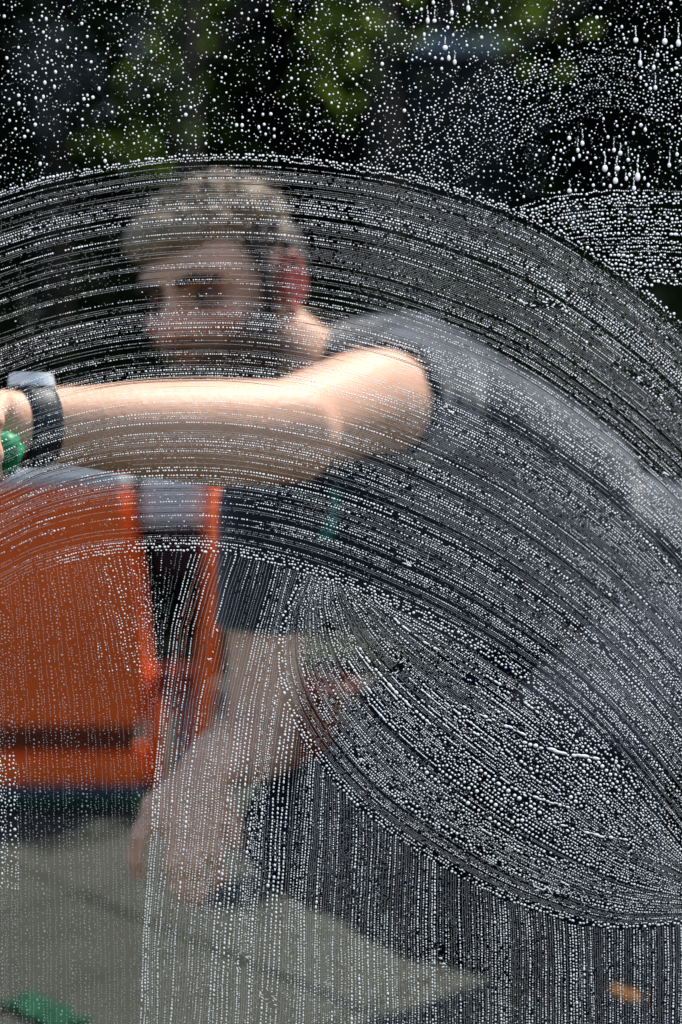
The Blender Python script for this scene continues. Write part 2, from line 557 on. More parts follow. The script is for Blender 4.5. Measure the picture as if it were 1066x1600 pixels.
# skull, face, jaw
add_ball(bm, hd(0, .012, .022), (.074, .094, .090), HR, 20)
add_ball(bm, hd(0, -.018, -.030), (.064, .074, .082), HR, 20)
add_ball(bm, hd(0, -.052, -.085), (.040, .036, .030), HR, 14)       # chin
add_ball(bm, hd(0, -.062, .030), (.056, .030, .020), HR, 14)        # brow
chain(bm, [(hd(0, -.084, .014), .009), (hd(0, -.104, -.022), .0125)])   # nose
chain(bm, [(hd(-.013, -.090, -.024), .0085), (hd(.013, -.090, -.024), .0085)])
chain(bm, [(hd(-.016, -.080, -.054), .0085), (hd(.016, -.080, -.054), .0085)])   # lips
for s in (-1, 1):
    add_ball(bm, hd(s * .040, -.058, -.018), (.022, .022, .018), HR, 12)   # cheek
    # ear: a tilted disc with a raised rim and a lobe
    add_ball(bm, hd(s * .078, .016, -.004), (.005, .015, .028), HR, 14)
    rim = [hd(s * (.084 + .003 * math.sin(a) + .004 * math.cos(a)), .018 + .015 * math.cos(a), .002 + .029 * math.sin(a)) for a in np.linspace(-1.0, 3.9, 12)]
    chain(bm, [(p, .0042) for p in rim])
    add_ball(bm, hd(s * .081, .008, -.030), .0085, None, 10)
chain(bm, [(hd(0, .035, -.05), .060), (neckb, .066)])
# trunk hidden by the shirt, gives the limbs their roots
chain(bm, [(neckb, .06), (chest, .12), (belly, .115), (hips, .12)])
chain(bm, [(SL, .045), (P(640, 650, 1.60), .04), (chest, .08)]); chain(bm, [(SR, .052), (chest, .08)])
# raised arm
chain(bm, [(SL, .056), (SL.lerp(EL, .45) + Vector((0, 0, .008)), .052), (EL, .043)])
chain(bm, [(EL + Vector((0, 0, -.004)), .047), (EL.lerp(WL, .28) + Vector((0, 0, -.006)), .047), (EL.lerp(WL, .65) + Vector((0, 0, -.002)), .038), (WL, .0275)])
# hanging arm
chain(bm, [(SR, .052), (SR.lerp(ER, .5), .046), (ER, .038)])
chain(bm, [(ER, .039), (ER.lerp(WR, .4) + Vector((0, 0, .002)), .040), (WR, .029)])


def finger(bm, pts, r):
    k = len(pts)
    chain(bm, [(p, r * (1 - .09 * i)) for i, p in enumerate(pts)])
    for p in pts[1:-1]:
        add_ball(bm, p, r * 1.08, None, 10)


# hanging hand: palm then fingers
pm0, pm1 = P(322, 1205, 1.335), P(292, 1290, 1.31)
chain(bm, [(WR, .028), (pm0, .027), (pm0.lerp(pm1, .5), .025)])
kn = [P(240, 1262, 1.300), P(270, 1290, 1.298), P(302, 1300, 1.302), P(330, 1285, 1.318)]
for kk in kn:
    chain(bm, [(pm0.lerp(kk, .25), .018), (kk, .0135)])
chain(bm, [(kn[0], .0125), (kn[1], .0125), (kn[2], .0125), (kn[3], .012)])
finger(bm, [kn[0], P(218, 1305, 1.292), P(212, 1340, 1.294), P(215, 1367, 1.30)], .0098)
finger(bm, [kn[1], P(268, 1345, 1.288), P(278, 1385, 1.296), P(288, 1404, 1.306)], .0102)
finger(bm, [kn[2], P(304, 1350, 1.29), P(310, 1390, 1.30), P(311, 1409, 1.31)], .0100)
finger(bm, [kn[3], P(337, 1330, 1.31), P(340, 1365, 1.32), P(336, 1385, 1.33)], .0092)
finger(bm, [P(335, 1215, 1.34), P(352, 1255, 1.345), P(360, 1290, 1.345), P(366, 1316, 1.34)], .0115)
# raised hand closed round the handle (left of the picture edge)
hp = P(-28, 668, 1.085)
chain(bm, [(WL, .0275), (P(8, 662, 1.095), .027), (hp, .026)])
HD0, HD1 = P(12, 700, 1.045), P(-75, 700, 1.040)         # handle axis runs left, towards the blade
for k, t in enumerate((.15, .38, .61, .84)):
    c = HD0.lerp(HD1, t)
    top = c + Vector((-.004, .03, .030))
    finger(bm, [hp.lerp(top, .55), top + Vector((0, -.004, .004)), c + Vector((0, -.018, .020)), c + Vector((0, -.022, -.004)), c + Vector((0, -.006, -.020))], .0092 - .0004 * k)
finger(bm, [P(2, 690, 1.09), HD0 + Vector((-.012, .026, -.016)), HD0 + Vector((-.03, .010, -.023)), HD0 + Vector((-.045, -.004, -.022))], .0105)


def face_fix(me):
    n = len(me.vertices)
    co = np.empty(n * 3); me.vertices.foreach_get('co', co); co = co.reshape(-1, 3)
    R = np.array(HR); L = (co - np.array(HC)) @ R
    near = np.linalg.norm(L, axis=1) < .16
    def g(c, s): return np.exp(-(((L - np.array(c)) / np.array(s)) ** 2).sum(1)) * near
    push = np.zeros_like(L)
    for s in (-1, 1):
        push[:, 1] += .014 * g((s * .031, -.080, .004), (.017, .02, .011))
        push[:, 1] += .004 * g((s * .024, -.088, -.032), (.006, .02, .02))
    push[:, 1] += .003 * g((0, -.09, -.054), (.02, .01, .002))
    co2 = co + push @ R.T
    me.vertices.foreach_set('co', co2.ravel())
    red = .8 * (g((.084, .016, 0), (.012, .03, .045)) + g((-.084, .016, 0), (.012, .03, .045))) * 1.6  # ear flush, with the backlit glow painted into the red
    red += .38 * g((0, -.105, -.02), (.02, .02, .02)) + .5 * (g((.04, -.07, -.02), (.02, .03, .02)) + g((-.04, -.07, -.02), (.02, .03, .02)))
    red += .5 * g((0, -.088, -.054), (.018, .01, .007))
    beard_and_socket_shade = np.clip(2.3 * g((0, -.05, -.078), (.066, .06, .036)) - .9 * g((0, -.088, -.054), (.016, .012, .006)), 0, 1) * .97
    beard_and_socket_shade += 1.0 * (g((.060, -.028, -.052), (.026, .045, .042)) + g((-.064, -.02, -.055), (.024, .04, .045)))
    beard_and_socket_shade += .9 * g((.075, -.012, .03), (.022, .03, .05))
    beard_and_socket_shade += .85 * g((0, -.09, -.041), (.028, .014, .006))
    beard_and_socket_shade += .75 * (g((.031, -.07, .008), (.024, .03, .014)) + g((-.031, -.07, .008), (.024, .03, .014)))  # eye-socket shade painted into the dark tone
    D = co - np.array(P(535, 650, 1.36))
    ink = .75 * np.exp(-((D / np.array([.016, .05, .018])) ** 2).sum(1))
    at = me.color_attributes.new('tone', 'FLOAT_COLOR', 'POINT')
    c = np.stack([np.clip(red, 0, 1), np.clip(beard_and_socket_shade, 0, .9), np.clip(ink, 0, 1), np.ones(n)], 1)
    at.data.foreach_set('color', c.ravel())


remeshed('body', bm, .0045, 4, m_skin, man, face_fix)

for s in (-1, 1):
    bm = bmesh.new(); add_ball(bm, hd(s * .031, -.070, .004), .0115, HR, 16)
    eye = bm_obj('eye', bm, mat('dimmed_eye', (.16, .08, .06), .8), man, smooth=True)  # eyeball darkened to stand in for lowered lids in shade
    bm = bmesh.new(); add_ball(bm, hd(s * .031 - .001, -.0795, .002), (.0055, .003, .0055), HR, 12)
    bm_obj('iris', bm, mat('iris', (.03, .022, .018), .8), eye, smooth=True)
    bm = bmesh.new()
    chain(bm, [(hd(s * .014, -.091, .022), .0045), (hd(s * .032, -.089, .027), .0050), (hd(s * .052, -.072, .022), .004)])
    bm_obj('eyebrow', bm, m_hairdark, man, smooth=True)

# hair: swept tufts over the skull, sides shorter and darker
def hair(name, region, n, L, r, m, seed, vox, push):
    rr = random.Random(seed)
    bm = bmesh.new()
    region_balls = region(bm)
    for k in range(n):
        a, e = rr.uniform(0, math.tau), rr.uniform(*push)
        d = Vector((math.cos(a) * math.cos(e), math.sin(a) * math.cos(e), math.sin(e)))
        p = Vector((d.x * .078, .012 + d.y * .096, .022 + d.z * .084))
        if p.y < -.055 and p.z < .075: continue
        if m is m_hairdark and p.y < -.02: continue
        sweep = Vector((.35, -.25 if p.y < 0 else .5, .5)) + Vector((rr.uniform(-.3, .3), rr.uniform(-.3, .3), rr.uniform(-.1, .4)))
        tip = p + (d * .9 + sweep * .6).normalized() * L * rr.uniform(.6, 1.25)
        chain(bm, [(hd(*p), r), (hd(*p.lerp(tip, .6)), r * .75), (hd(*tip), r * .4)])
    return remeshed(name, bm, vox, 2, m, man)


def top_cap(bm):
    add_ball(bm, hd(0, .018, .046), (.076, .088, .066), HR, 20)
    add_ball(bm, hd(-.014, -.046, .070), (.062, .044, .030), HR, 14)
def side_cap(bm):
    add_ball(bm, hd(0, .046, .022), (.080, .073, .074), HR, 20)
    for s in (-1, 1):
        chain(bm, [(hd(s * .064, -.020, .050), .012), (hd(s * .066, -.012, .02), .010), (hd(s * .067, -.012, -.03), .006)])
hair('hair', top_cap, 300, .024, .0055, m_hair, 4, .004, (.5, 1.5))
hair('side_hair', side_cap, 60, .010, .007, m_hairdark, 5, .004, (-.1, .6))

# t-shirt
bm = bmesh.new()
chain(bm, [(neckb + Vector((.03, .03, -.02)), .080), (chest, .150), (belly, .142), (hips, .140)])
chain(bm, [(P(550, 585, 1.63), .062), (P(640, 598, 1.56), .078), (P(730, 672, 1.62), .092), (P(850, 790, 1.70), .118)])
chain(bm, [(P(655, 612, 1.53), .070), (P(640, 622, 1.50), .068)])
chain(bm, [(chest, .10), (SR + Vector((.01, .02, .01)), .070)])
add_tube(bm, [P(690, 630, 1.56), P(618, 622, 1.475), P(596, 624, 1.445)], [.060, .066, .063], 20)
e = SR.lerp(ER, .53)
add_tube(bm, [SR + Vector((0, 0, .02)), SR.lerp(ER, .3), e], [.060, .058, .061], 20)


def wrinkle(amp, sc, seed):
    def fix(me):
        for v in me.vertices:
            n = noise.fractal(v.co * sc + Vector((seed, 0, 0)), 1.0, 2.0, 3)
            n2 = 1 - abs(noise.noise(Vector((v.co.x * sc * 1.6, v.co.y * sc, v.co.z * sc * .7)) + Vector((seed * 3, 0, 0)))) * 2
            v.co += v.normal * (amp * n + amp * .5 * n2)
    return fix


shirt = remeshed('t_shirt', bm, .009, 4, m_shirt, man, wrinkle(.005, 9, 2.3))
# teal emblem on the chest: a slim curved flash
bm = bmesh.new()
pts = [P(522, 765, 1.50), P(524, 795, 1.50), P(518, 822, 1.498), P(503, 848, 1.50)]
va = []
dgp = [(6, 0), (9, 3), (12, 6), (14, 8)]
for p, (wpx, _) in zip(pts, dgp):
    w = wpx / 1480
    va.append((bm.verts.new(p + Vector((-w, 0, 0))), bm.verts.new(p + Vector((w, 0, .002)))))
for (a, b), (c, d) in zip(va, va[1:]): bm.faces.new((a, b, d, c))
emb = bm_obj('emblem', bm, mat('teal_print', (.01, .16, .13), .6), shirt)
sw = emb.modifiers.new('wrap', 'SHRINKWRAP'); sw.target = shirt; sw.wrap_method = 'PROJECT'; sw.use_project_y = True; sw.use_negative_direction = True; sw.use_positive_direction = True; sw.offset = .003; sw.wrap_mode = 'ABOVE_SURFACE'

# trousers
K1, A1_ = P(470, 1300, 1.52), P(900, 1500, 1.86)
K2, A2_ = P(890, 1180, 1.45), P(1000, 1640, 1.52)
A2_.z = .10
bm = bmesh.new()
chain(bm, [(hips + Vector((-.05, 0, -.02)), .135), (hips + Vector((.1, .02, -.03)), .15)])
chain(bm, [(hips + Vector((0, -.02, -.03)), .11), (hips.lerp(K1, .5) + Vector((0, 0, -.02)), .088), (K1, .066)])
chain(bm, [(K1, .066), (K1.lerp(A1_, .4), .080), (A1_, .058)])
chain(bm, [(P(1010, 1330, 1.86), .10), (P(740, 1310, 1.72), .085)])
chain(bm, [(hips, .13), (P(760, 1120, 1.70), .12), (P(640, 1180, 1.62), .09)])
chain(bm, [(hips + Vector((.04, -.06, -.03)), .12), (hips.lerp(K2, .5), .105), (K2, .085)])
chain(bm, [(hips, .13), (P(1120, 1230, 1.84), .14), (P(1010, 1330, 1.86), .10)])
chain(bm, [(K2, .085), (K2.lerp(A2_, .4), .076), (A2_, .055)])
trousers = remeshed('trousers', bm, .009, 5, m_trouser, man, wrinkle(.006, 11, 7.7))


def shoe(heel, toe, name='shoe'):
    d = (toe - heel); d.z = 0; d.normalize()
    s = Vector((-d.y, d.x, 0))
    bm = bmesh.new()
    chain(bm, [(heel + Vector((0, 0, .05)), .038), (heel.lerp(toe, .45) + Vector((0, 0, .048)), .040), (heel.lerp(toe, .9) + Vector((0, 0, .034)), .030)])
    chain(bm, [(heel + Vector((0, 0, .06)), .036), (heel + Vector((0, 0, .105)) - d * .005, .040)])
    up = remeshed(name, bm, .006, 3, mat('grey_purple_suede', (.085, .075, .095), .8, 30, .2, .3, 60), man)
    bm = bmesh.new()
    outline = [(-.04, -.03), (-.02, -.038), (.08, -.036), (.17, -.042), (.235, -.03), (.262, 0), (.235, .03), (.17, .042), (.08, .036), (-.02, .038), (-.04, .03)]
    lo = [bm.verts.new(heel + d * a + s * b + Vector((0, 0, .003 - heel.z))) for a, b in outline]
    hi = [bm.verts.new(heel + d * a * .99 + s * b * 1.02 + Vector((0, 0, .026 - heel.z))) for a, b in outline]
    bm.faces.new(lo[::-1]); bm.faces.new(hi)
    for i in range(len(lo)): bm.faces.new((lo[i], lo[(i + 1) % len(lo)], hi[(i + 1) % len(lo)], hi[i]))
    bmesh.ops.recalc_face_normals(bm, faces=bm.faces)
    bm_obj('sole', bm, mat('shoe_sole', (.03, .03, .035), .7), up)
    return up


h1 = P(1010, 1520, 1.90); h1.z = 0.0
t1 = P(880, 1560, 1.72); t1.z = 0.0
h1 = Vector((P(960, 1540, 1.86).x + .10, 1.93, 0)); t1 = Vector((P(940, 1560, 1.78).x - .07, 1.79, 0))
sh = shoe(h1, t1)
h2 = Vector((A2_.x + .02, 1.55, 0)); t2 = Vector((A2_.x - .10, 1.36, 0))
shoe(h2, t2)
# orange patch on the shoe facing the glass
c = P(975, 1546, 1.80)
bm = bmesh.new()
for a, b, w, h in ((-10, -6, 13, 12), (6, 2, 15, 13), (16, 8, 9, 8)):
    add_ball(bm, P(975 + a, 1546 + b, 1.452), (w / 1200, .014, h / 1250), None, 12)
remeshed('orange_patch', bm, .003, 2, mat('orange_patch', (1.0, .30, .03), .5), trousers)

# wristwatch
ax = (EL - WL).normalized()
wc = WL + ax * .004
watch = empty('wristwatch', wc)
tag(watch, "black wristwatch with a shiny face on the man's raised wrist", 'watch')
u_ = ax.orthogonal().normalized(); w_ = ax.cross(u_)
bm = bmesh.new()
n = 32
prof = [(-.0125, .0285), (-.0125, .0325), (-.008, .034), (.008, .034), (.0125, .0325), (.0125, .0290)]
rings = [[bm.verts.new(wc + ax * a + (u_ * math.cos(t) + w_ * math.sin(t)) * r) for a, r in prof] for t in (k * math.tau / n for k in range(n))]
for k in range(n):
    A, B = rings[k], rings[(k + 1) % n]
    for i in range(len(prof)):
        j = (i + 1) % len(prof)
        bm.faces.new((A[i], B[i], B[j], A[j]))
bmesh.ops.recalc_face_normals(bm, faces=bm.faces)
bm_obj('strap', bm, mat('black_strap', (.018, .02, .024), .5), watch, smooth=True)
upv = (Vector((0, 0, 1)) - ax * ax.z).normalized()
bm = bmesh.new()
add_tube(bm, [wc + upv * .031, wc + upv * .040], [.0185, .017], 24)
cs = bm_obj('case', bm, mat('steel', (.8, .8, .8), .35, metal=.3), watch)
bm = bmesh.new()
add_tube(bm, [wc + upv * .0402, wc + upv * .0408], .0145, 24)
bm_obj('dial', bm, mat('pale_dial', (.8, .8, .8), .15), cs)

# squeegee held in the raised hand, green handle at the picture edge
sq = empty('squeegee', HD0)
tag(sq, "green handled window squeegee in the man's raised hand at the left edge", 'squeegee')
bm = bmesh.new()
add_tube(bm, [P(28, 702, 1.046), HD0, HD0.lerp(HD1, .5), HD1, P(-125, 700, 1.034)], [.010, .0125, .0115, .0125, .010], 16)
bm_obj('handle', bm, m_green, sq, smooth=True)
bm = bmesh.new()
q = P(-135, 700, 1.024)
add_box(bm, (q.x - .012, 1.019, q.z - .16), (q.x + .008, 1.036, q.z + .16))
bm_obj('channel', bm, mat('steel_channel', (.6, .6, .62), .3, metal=1), sq, bevel=.002)
bm = bmesh.new()
add_box(bm, (q.x - .006, 1.0075, q.z - .165), (q.x - .003, 1.019, q.z + .165))
bm_obj('rubber_blade', bm, m_black, sq)
bm = bmesh.new()
add_tube(bm, [P(2, 690, 1.062), P(14, 702, 1.066), P(6, 722, 1.060), P(-14, 728, 1.055)], [.008, .013, .012, .008], 12)
bm_obj('grip', bm, m_green, sq, smooth=True)

# ------------------------------------------------------------------ the window
YG = 1.006                                       # outer face of the pane, the wet side
mg = bpy.data.materials.new('clear_glass'); mg.use_nodes = True
nt = mg.node_tree
nt.nodes.remove(nt.nodes['Principled BSDF'])
tr = nt.nodes.new('ShaderNodeBsdfTransparent'); tr.inputs[0].default_value = (.985, .995, .99, 1)
nt.links.new(tr.outputs[0], nt.nodes['Material Output'].inputs[0])
win = empty('window', (0, 1.0, -0.02))
tag(win, 'large upright window pane wet with soapy water between viewer and man', 'window')
bm = bmesh.new()
add_box(bm, (-1.2, 1.0, 0.02), (1.2, YG, 2.1))
bm_obj('pane', bm, mg, win)
m_fr = mat('window_frame', (.25, .25, .26), .5, 20, .1)
for a, b in (((-1.26, .97, -.03), (-1.2, 1.03, 2.16)), ((1.2, .97, -.03), (1.26, 1.03, 2.16)), ((-1.2, .97, -.03), (1.2, 1.03, .02)), ((-1.2, .97, 2.1), (1.2, 1.03, 2.16))):
    bm = bmesh.new(); add_box(bm, a, b); bm_obj('frame', bm, m_fr, win, bevel=.004)

# --- flow lines of the wiped suds, in the plane of the glass
def poly(pts, n=200):
    p = np.array(pts, float)
    d = np.r_[0, np.cumsum(np.linalg.norm(np.diff(p, axis=0), axis=1))]; d /= d[-1]
    # Catmull-Rom through the points
    q = np.vstack([2 * p[0] - p[1], p, 2 * p[-1] - p[-2]])
    t = np.linspace(0, 1, n) ; out = np.empty((n, 2))
    for k, tt in enumerate(t):
        i = min(int(np.searchsorted(d, tt, 'right')) - 1, len(p) - 2); i = max(i, 0)
        u = (tt - d[i]) / (d[i + 1] - d[i])
        a, b, c, e = q[i], q[i + 1], q[i + 2], q[i + 3]
        out[k] = .5 * ((2 * b) + (c - a) * u + (2 * a - 5 * b + 4 * c - e) * u * u + (3 * b - a - 3 * c + e) * u ** 3)
    return out


A1 = poly([(-90, 332), (0, 300), (100, 272), (250, 247), (400, 242), (533, 255), (650, 276), (800, 325), (900, 375), (1000, 447), (1100, 535), (1240, 690), (1380, 900)])
A2 = poly([(-90, 965), (0, 922), (60, 892), (150, 868), (250, 860), (330, 862), (400, 873), (500, 900), (600, 940), (720, 1000), (850, 1085), (960, 1190), (1080, 1335)])
B1 = poly([(478, 888), (445, 960), (436, 1040), (455, 1115), (495, 1185), (560, 1258), (640, 1320), (740, 1380), (850, 1425), (950, 1448), (1080, 1440)])
B2 = poly([(560, 924), (620, 950), (720, 1002), (850, 1087), (960, 1192), (1080, 1340)])
C1 = poly([(800, 328), (860, 310), (930, 300), (1000, 298), (1090, 300)])
C2 = poly([(960, 430), (1000, 445), (1040, 448), (1070, 450), (1100, 455)])


def crv(P1, P2, s, wob=0):
    return P1 * (1 - s) + P2 * s


def interp_curve(c, x):
    return np.interp(x, c[:, 0], c[:, 1])


a1x = lambda x: float(np.interp(x, A1[:, 0], A1[:, 1]))
a2x = lambda x: float(np.interp(x, A2[:, 0], A2[:, 1]))
b1_low = B1[np.argmin(B1[:, 0]):]
b1x = lambda x: float(np.interp(x, b1_low[:, 0], b1_low[:, 1]))
b1_up = B1[:np.argmin(B1[:, 0]) + 1]
b1left = lambda y: float(np.interp(y, B1[:, 1][:160], B1[:, 0][:160]))

CELL = 6.0
grid = {}
drops = []            # px, py, r(px), elong, angle, zone(0 white, 1 dim)


def fits(x, y, r, gap):
    cx_, cy_ = int(x // CELL), int(y // CELL)
    R = 1 if r < 4 else 2
    for i in range(cx_ - R, cx_ + R + 1):
        for j in range(cy_ - R, cy_ + R + 1):
            for (X, Y, Q) in grid.get((i, j), ()):
                if (X - x) ** 2 + (Y - y) ** 2 < ((Q + r) * gap) ** 2:
                    return False
    return True


SCUFFS = [(850, 477, 36, 5, .05), (620, 1046, 16, 7, -.6), (800, 1085, 26, 8, .5), (735, 1062, 14, 8, .4), (965, 1184, 16, 7, .9), (985, 1332, 4, 14, 0), (905, 1150, 14, 5, .8),
          (420, 1560, 20, 8, .9), (640, 880, 12, 5, .4), (1010, 600, 40, 4, .65), (700, 640, 10, 4, .4), (380, 1500, 8, 14, .3), (560, 1180, 12, 4, .8), (860, 1395, 30, 4, .3),
          (940, 1010, 18, 5, .9), (330, 1030, 5, 30, .1), (690, 1500, 6, 26, 0)]


def scuffed(x, y):
    for X, Y, a, b, t in SCUFFS:
        dx, dy = x - X, y - Y
        if abs(dx) > 45 or abs(dy) > 45: continue
        u_, v_ = dx * math.cos(t) + dy * math.sin(t), -dx * math.sin(t) + dy * math.cos(t)
        if (u_ / a) ** 2 + (v_ / b) ** 2 < 1 + .5 * noise.noise(Vector((x * .2, y * .2, 0))): return True
    return False


def put(x, y, r, el=1.0, ang=0.0, zone=0, gap=.98):
    if gap and scuffed(x, y) and random.random() < .85: return False
    if not (-45 < x < 1111 and -45 < y < 1645): return False
    if gap and not fits(x, y, r, gap): return False
    grid.setdefault((int(x // CELL), int(y // CELL)), []).append((x, y, r))
    drops.append((x, y, r, el, ang, zone))
    return True


def row(c, rfun, spacing, jit=.25, el=1.0, zone=0, keep=1.0, gap=.98, inside=None, runs=True, breaks=.06):
    """drops strung along the polyline c"""
    seg = np.linalg.norm(np.diff(c, axis=0), axis=1)
    cum = np.r_[0, np.cumsum(seg)]
    L = cum[-1]
    s = random.random() * 4
    ph = random.random() * 100
    while s < L:
        x = np.interp(s, cum, c[:, 0]); y = np.interp(s, cum, c[:, 1])
        k = min(int(np.searchsorted(cum, s)), len(c) - 1); k = max(k, 1)
        ang = math.atan2(c[k, 1] - c[k - 1, 1], c[k, 0] - c[k - 1, 0])
        m_ = noise.noise(Vector((s * .012 + ph, ph, 0))) + .5 * noise.noise(Vector((s * .06 + ph, ph, 3)))
        r = rfun(x, y) * (1 + .45 * m_) * math.exp(random.gauss(0, .15))
        r = min(max(r, .65), 7)
        if (not runs or noise.noise(Vector((s * .02, ph * 2, 5))) > -.52) and random.random() < (keep(x, y) if callable(keep) else keep) and (inside is None or inside(x, y)):
            put(x - math.sin(ang) * random.gauss(0, jit * r), y + math.cos(ang) * random.gauss(0, jit * r), r, el * random.choice((1, 1, 1, 1.15, 1.3)), ang, zone(x, y) if callable(zone) else zone, gap)
        s += r * 2 * spacing * (random.uniform(.85, 1.3) if random.random() > breaks else random.uniform(1.6, 3.5))


def nz(x, y, sc, off=0):
    return noise.noise(Vector((x * sc + off, y * sc, off)))


# top spray -----------------------------------------------------------------
def top_ok(x, y): return y < a1x(x) - 3 and not (x > 800 and y > np.interp(x, C1[:, 0], C1[:, 1]) - 2)
# big runs and running drops
for (xa, ya, xb, yb, n, r0, r1) in ((865, 215, 990, 300, 34, 1.9, 3.9), (650, 2, 770, 60, 14, 2.2, 4.4), (690, 60, 720, 100, 4, 3, 4.5), (985, 60, 1066, 100, 6, 3, 5), (940, 262, 1010, 298, 10, 3.5, 6.5),
                                    (20, 100, 160, 180, 12, 2.0, 3.2), (360, 165, 440, 215, 8, 2.0, 3), (0, 20, 1066, 230, 34, 1.9, 2.7), (1000, 60, 1066, 300, 20, 2.2, 3.4)):
    for k in range(n):
        x, y, r = random.uniform(xa, xb), random.uniform(ya, yb), random.uniform(r0, r1)
        if top_ok(x, y) and put(x, y, r, random.uniform(1, 1.45), math.pi / 2, 0, 1.3) and r > 3 and x > 600:
            yy = y - r
            for q in range(random.randint(2, 8)):
                rr_ = r * random.uniform(.2, .38)
                yy -= rr_ * 2.5
                put(x + random.gauss(0, .5), yy, rr_, 1.3, math.pi / 2, 0, .9)
# faint curved rows in the upper right
T1 = poly([(560, 262), (640, 190), (740, 120), (850, 85), (960, 75), (1090, 95)])
T2 = poly([(700, 300), (800, 230), (880, 190), (960, 170), (1030, 190), (1090, 240)])
for k in range(34):
    s = (k + random.uniform(-.3, .3)) / 33
    row(crv(T1, T2, s), lambda x, y: 1.25 + .5 * nz(x, y, .01, 3), 2.3, .5, keep=.6, inside=top_ok, gap=1.3)
n = 0
for k in range(60000):
    x, y = random.uniform(-30, 1096), random.uniform(-30, 500)
    if not top_ok(x, y): continue
    dens = .45 + .4 * nz(x, y, .011, 7) + .12 * (x / 1066)
    if random.random() > dens * .42: continue
    r = min(max(1.15 * math.exp(random.gauss(0, .42)), .7), 3.4)
    put(x, y, r * .88, random.uniform(1, 1.15), math.pi / 2, 0, 1.55)

# outer sweep A ------------------------------------------------------------
# where an arc boundary carries a bead of bigger drops
for off, r0 in ((0, 1.8), (4.5, 1.5), (8, 1.2)):
    row(A1 + np.array([0, off]), lambda x, y, r0=r0: r0 * (.85 + .35 * (x / 1066)), 1.2, .4, gap=1.1, runs=False)
for off, r0 in ((0, 2.0), (-5, 1.9), (-10, 1.8), (-15, 1.5)):
    row(A2 + np.array([0, off]), lambda x, y, r0=r0: r0 * (.95 if x > 200 else .7), 1.2, .3, gap=1.1, runs=False, zone=lambda x, y: 1 if x < 90 else 0)


def zoneA(x, y):
    return 1 if (x < 230 and y > 740 and random.random() < .5) else 0


def whiteness(x, y):
    return min(1.0, max(0, (x - 250) / 800))


def row_plan(width, weights, r3, gap, hole, hole_w, lo=0.0, hi=1.0):
    """rows side by side, none crossing another: [(tier, s)]"""
    out = []; s_ = lo; prev = 0
    while s_ < hi:
        t = random.choices((0, 1, 2), weights)[0]
        s_ += (prev + r3[t] + gap * random.uniform(.7, 1.5)) / width
        if random.random() < hole: s_ += random.uniform(*hole_w) / width
        prev = r3[t]
        if s_ < hi: out.append((t, s_))
    out.sort(key=lambda q: -q[0])
    return out


RA = (.70, .98, 1.42)
for tier, s in row_plan(590, (50, 34, 16), RA, 1.0, .10, (2, 5), .024, .972):
    base = RA[tier]
    c = crv(A1, A2, s)
    c = c + np.stack([np.zeros(len(c)), [2.4 * noise.noise(Vector((i * .035, s * 4, 1))) for i in range(len(c))]], 1)
    row(c, lambda x, y: base * (.88 + .30 * whiteness(x, y)), 1.38, .06, zone=zoneA, gap=1.08, runs=False, breaks=.03,
        keep=(lambda x, y, q=random.random(), t=tier: .96 if t == 2 or q < .50 + .25 * t + .85 * whiteness(x, y) + .12 * nz(x, y, .008, 6) else .10))

# inner sweep B --------------------------------------------------------------
def rB(x, y):
    d = math.exp(-(((x - 860) / 190) ** 2 + ((y - 1215) / 110) ** 2))
    return 1.2 + 1.25 * d + .2 * nz(x, y, .01, 9)


for off, r0 in ((0, 2.0), (5, 1.8), (10, 1.5)):
    row(B1 + np.array([off, -off * .5]), lambda x, y: r0, 1.2, .4, gap=1.1, runs=False)
# a few long merged beads
for (xa, ya, xb, yb, w) in ((580, 930, 640, 985, 3.0), (690, 965, 780, 1030, 3.4), (700, 1090, 830, 1150, 3.6), (820, 1160, 940, 1185, 4.6), (800, 1230, 900, 1262, 3.4), (880, 1290, 985, 1312, 4.0),
                            (745, 1290, 870, 1345, 3.0), (880, 1378, 905, 1386, 3.0), (640, 985, 700, 1020, 3.0), (1000, 715, 1066, 750, 2.6)):
    n = int(math.hypot(xb - xa, yb - ya) / (w * 1.9))
    for k in range(n):
        t = k / n
        if random.random() < .3: continue
        put(xa + (xb - xa) * t, ya + (yb - ya) * t + 4 * math.sin(t * 3.1) + random.gauss(0, 1), w * random.uniform(.45, 1.0), random.uniform(1.0, 2.2), math.atan2(yb - ya, xb - xa), 0, .8)
for k in range(11):
    s = random.uniform(.35, .93); i0 = random.randint(30, 95); i1 = i0 + random.randint(25, 75)
    r0 = random.uniform(1.5, 2.4)
    row(crv(B1, B2, s)[i0:i1], lambda x, y: r0, 1.05, .15, el=1.25, gap=.9, runs=True, breaks=.10, inside=lambda x, y: y > a2x(x) + 4)
WB = np.linalg.norm(B1 - B2, axis=1)
inB = lambda x, y: y > a2x(x) + 1
RB = (.72, 1.05, 1.5)
for tier, s in row_plan(330, (45, 33, 22), RB, 1.0, .08, (2, 4), .03, .985):
    b = RB[tier] / 1.2
    c = crv(B1, B2, s)
    c = c + np.stack([np.zeros(len(c)), [2.4 * noise.noise(Vector((i * .03, s * 4, 11))) for i in range(len(c))]], 1)
    row(c, lambda x, y: b * rB(x, y), 1.30, .08, gap=1.1, inside=inB, runs=False)
# sparse fine fill where the rows spread apart
for k in range(15000):
    x, y = random.uniform(470, 1075), random.uniform(1000, 1440)
    if x >= 500 and a2x(x) + 4 < y < b1x(x) - 4: put(x, y, random.uniform(.65, 1.1), 1, 0, 0, 1.25)

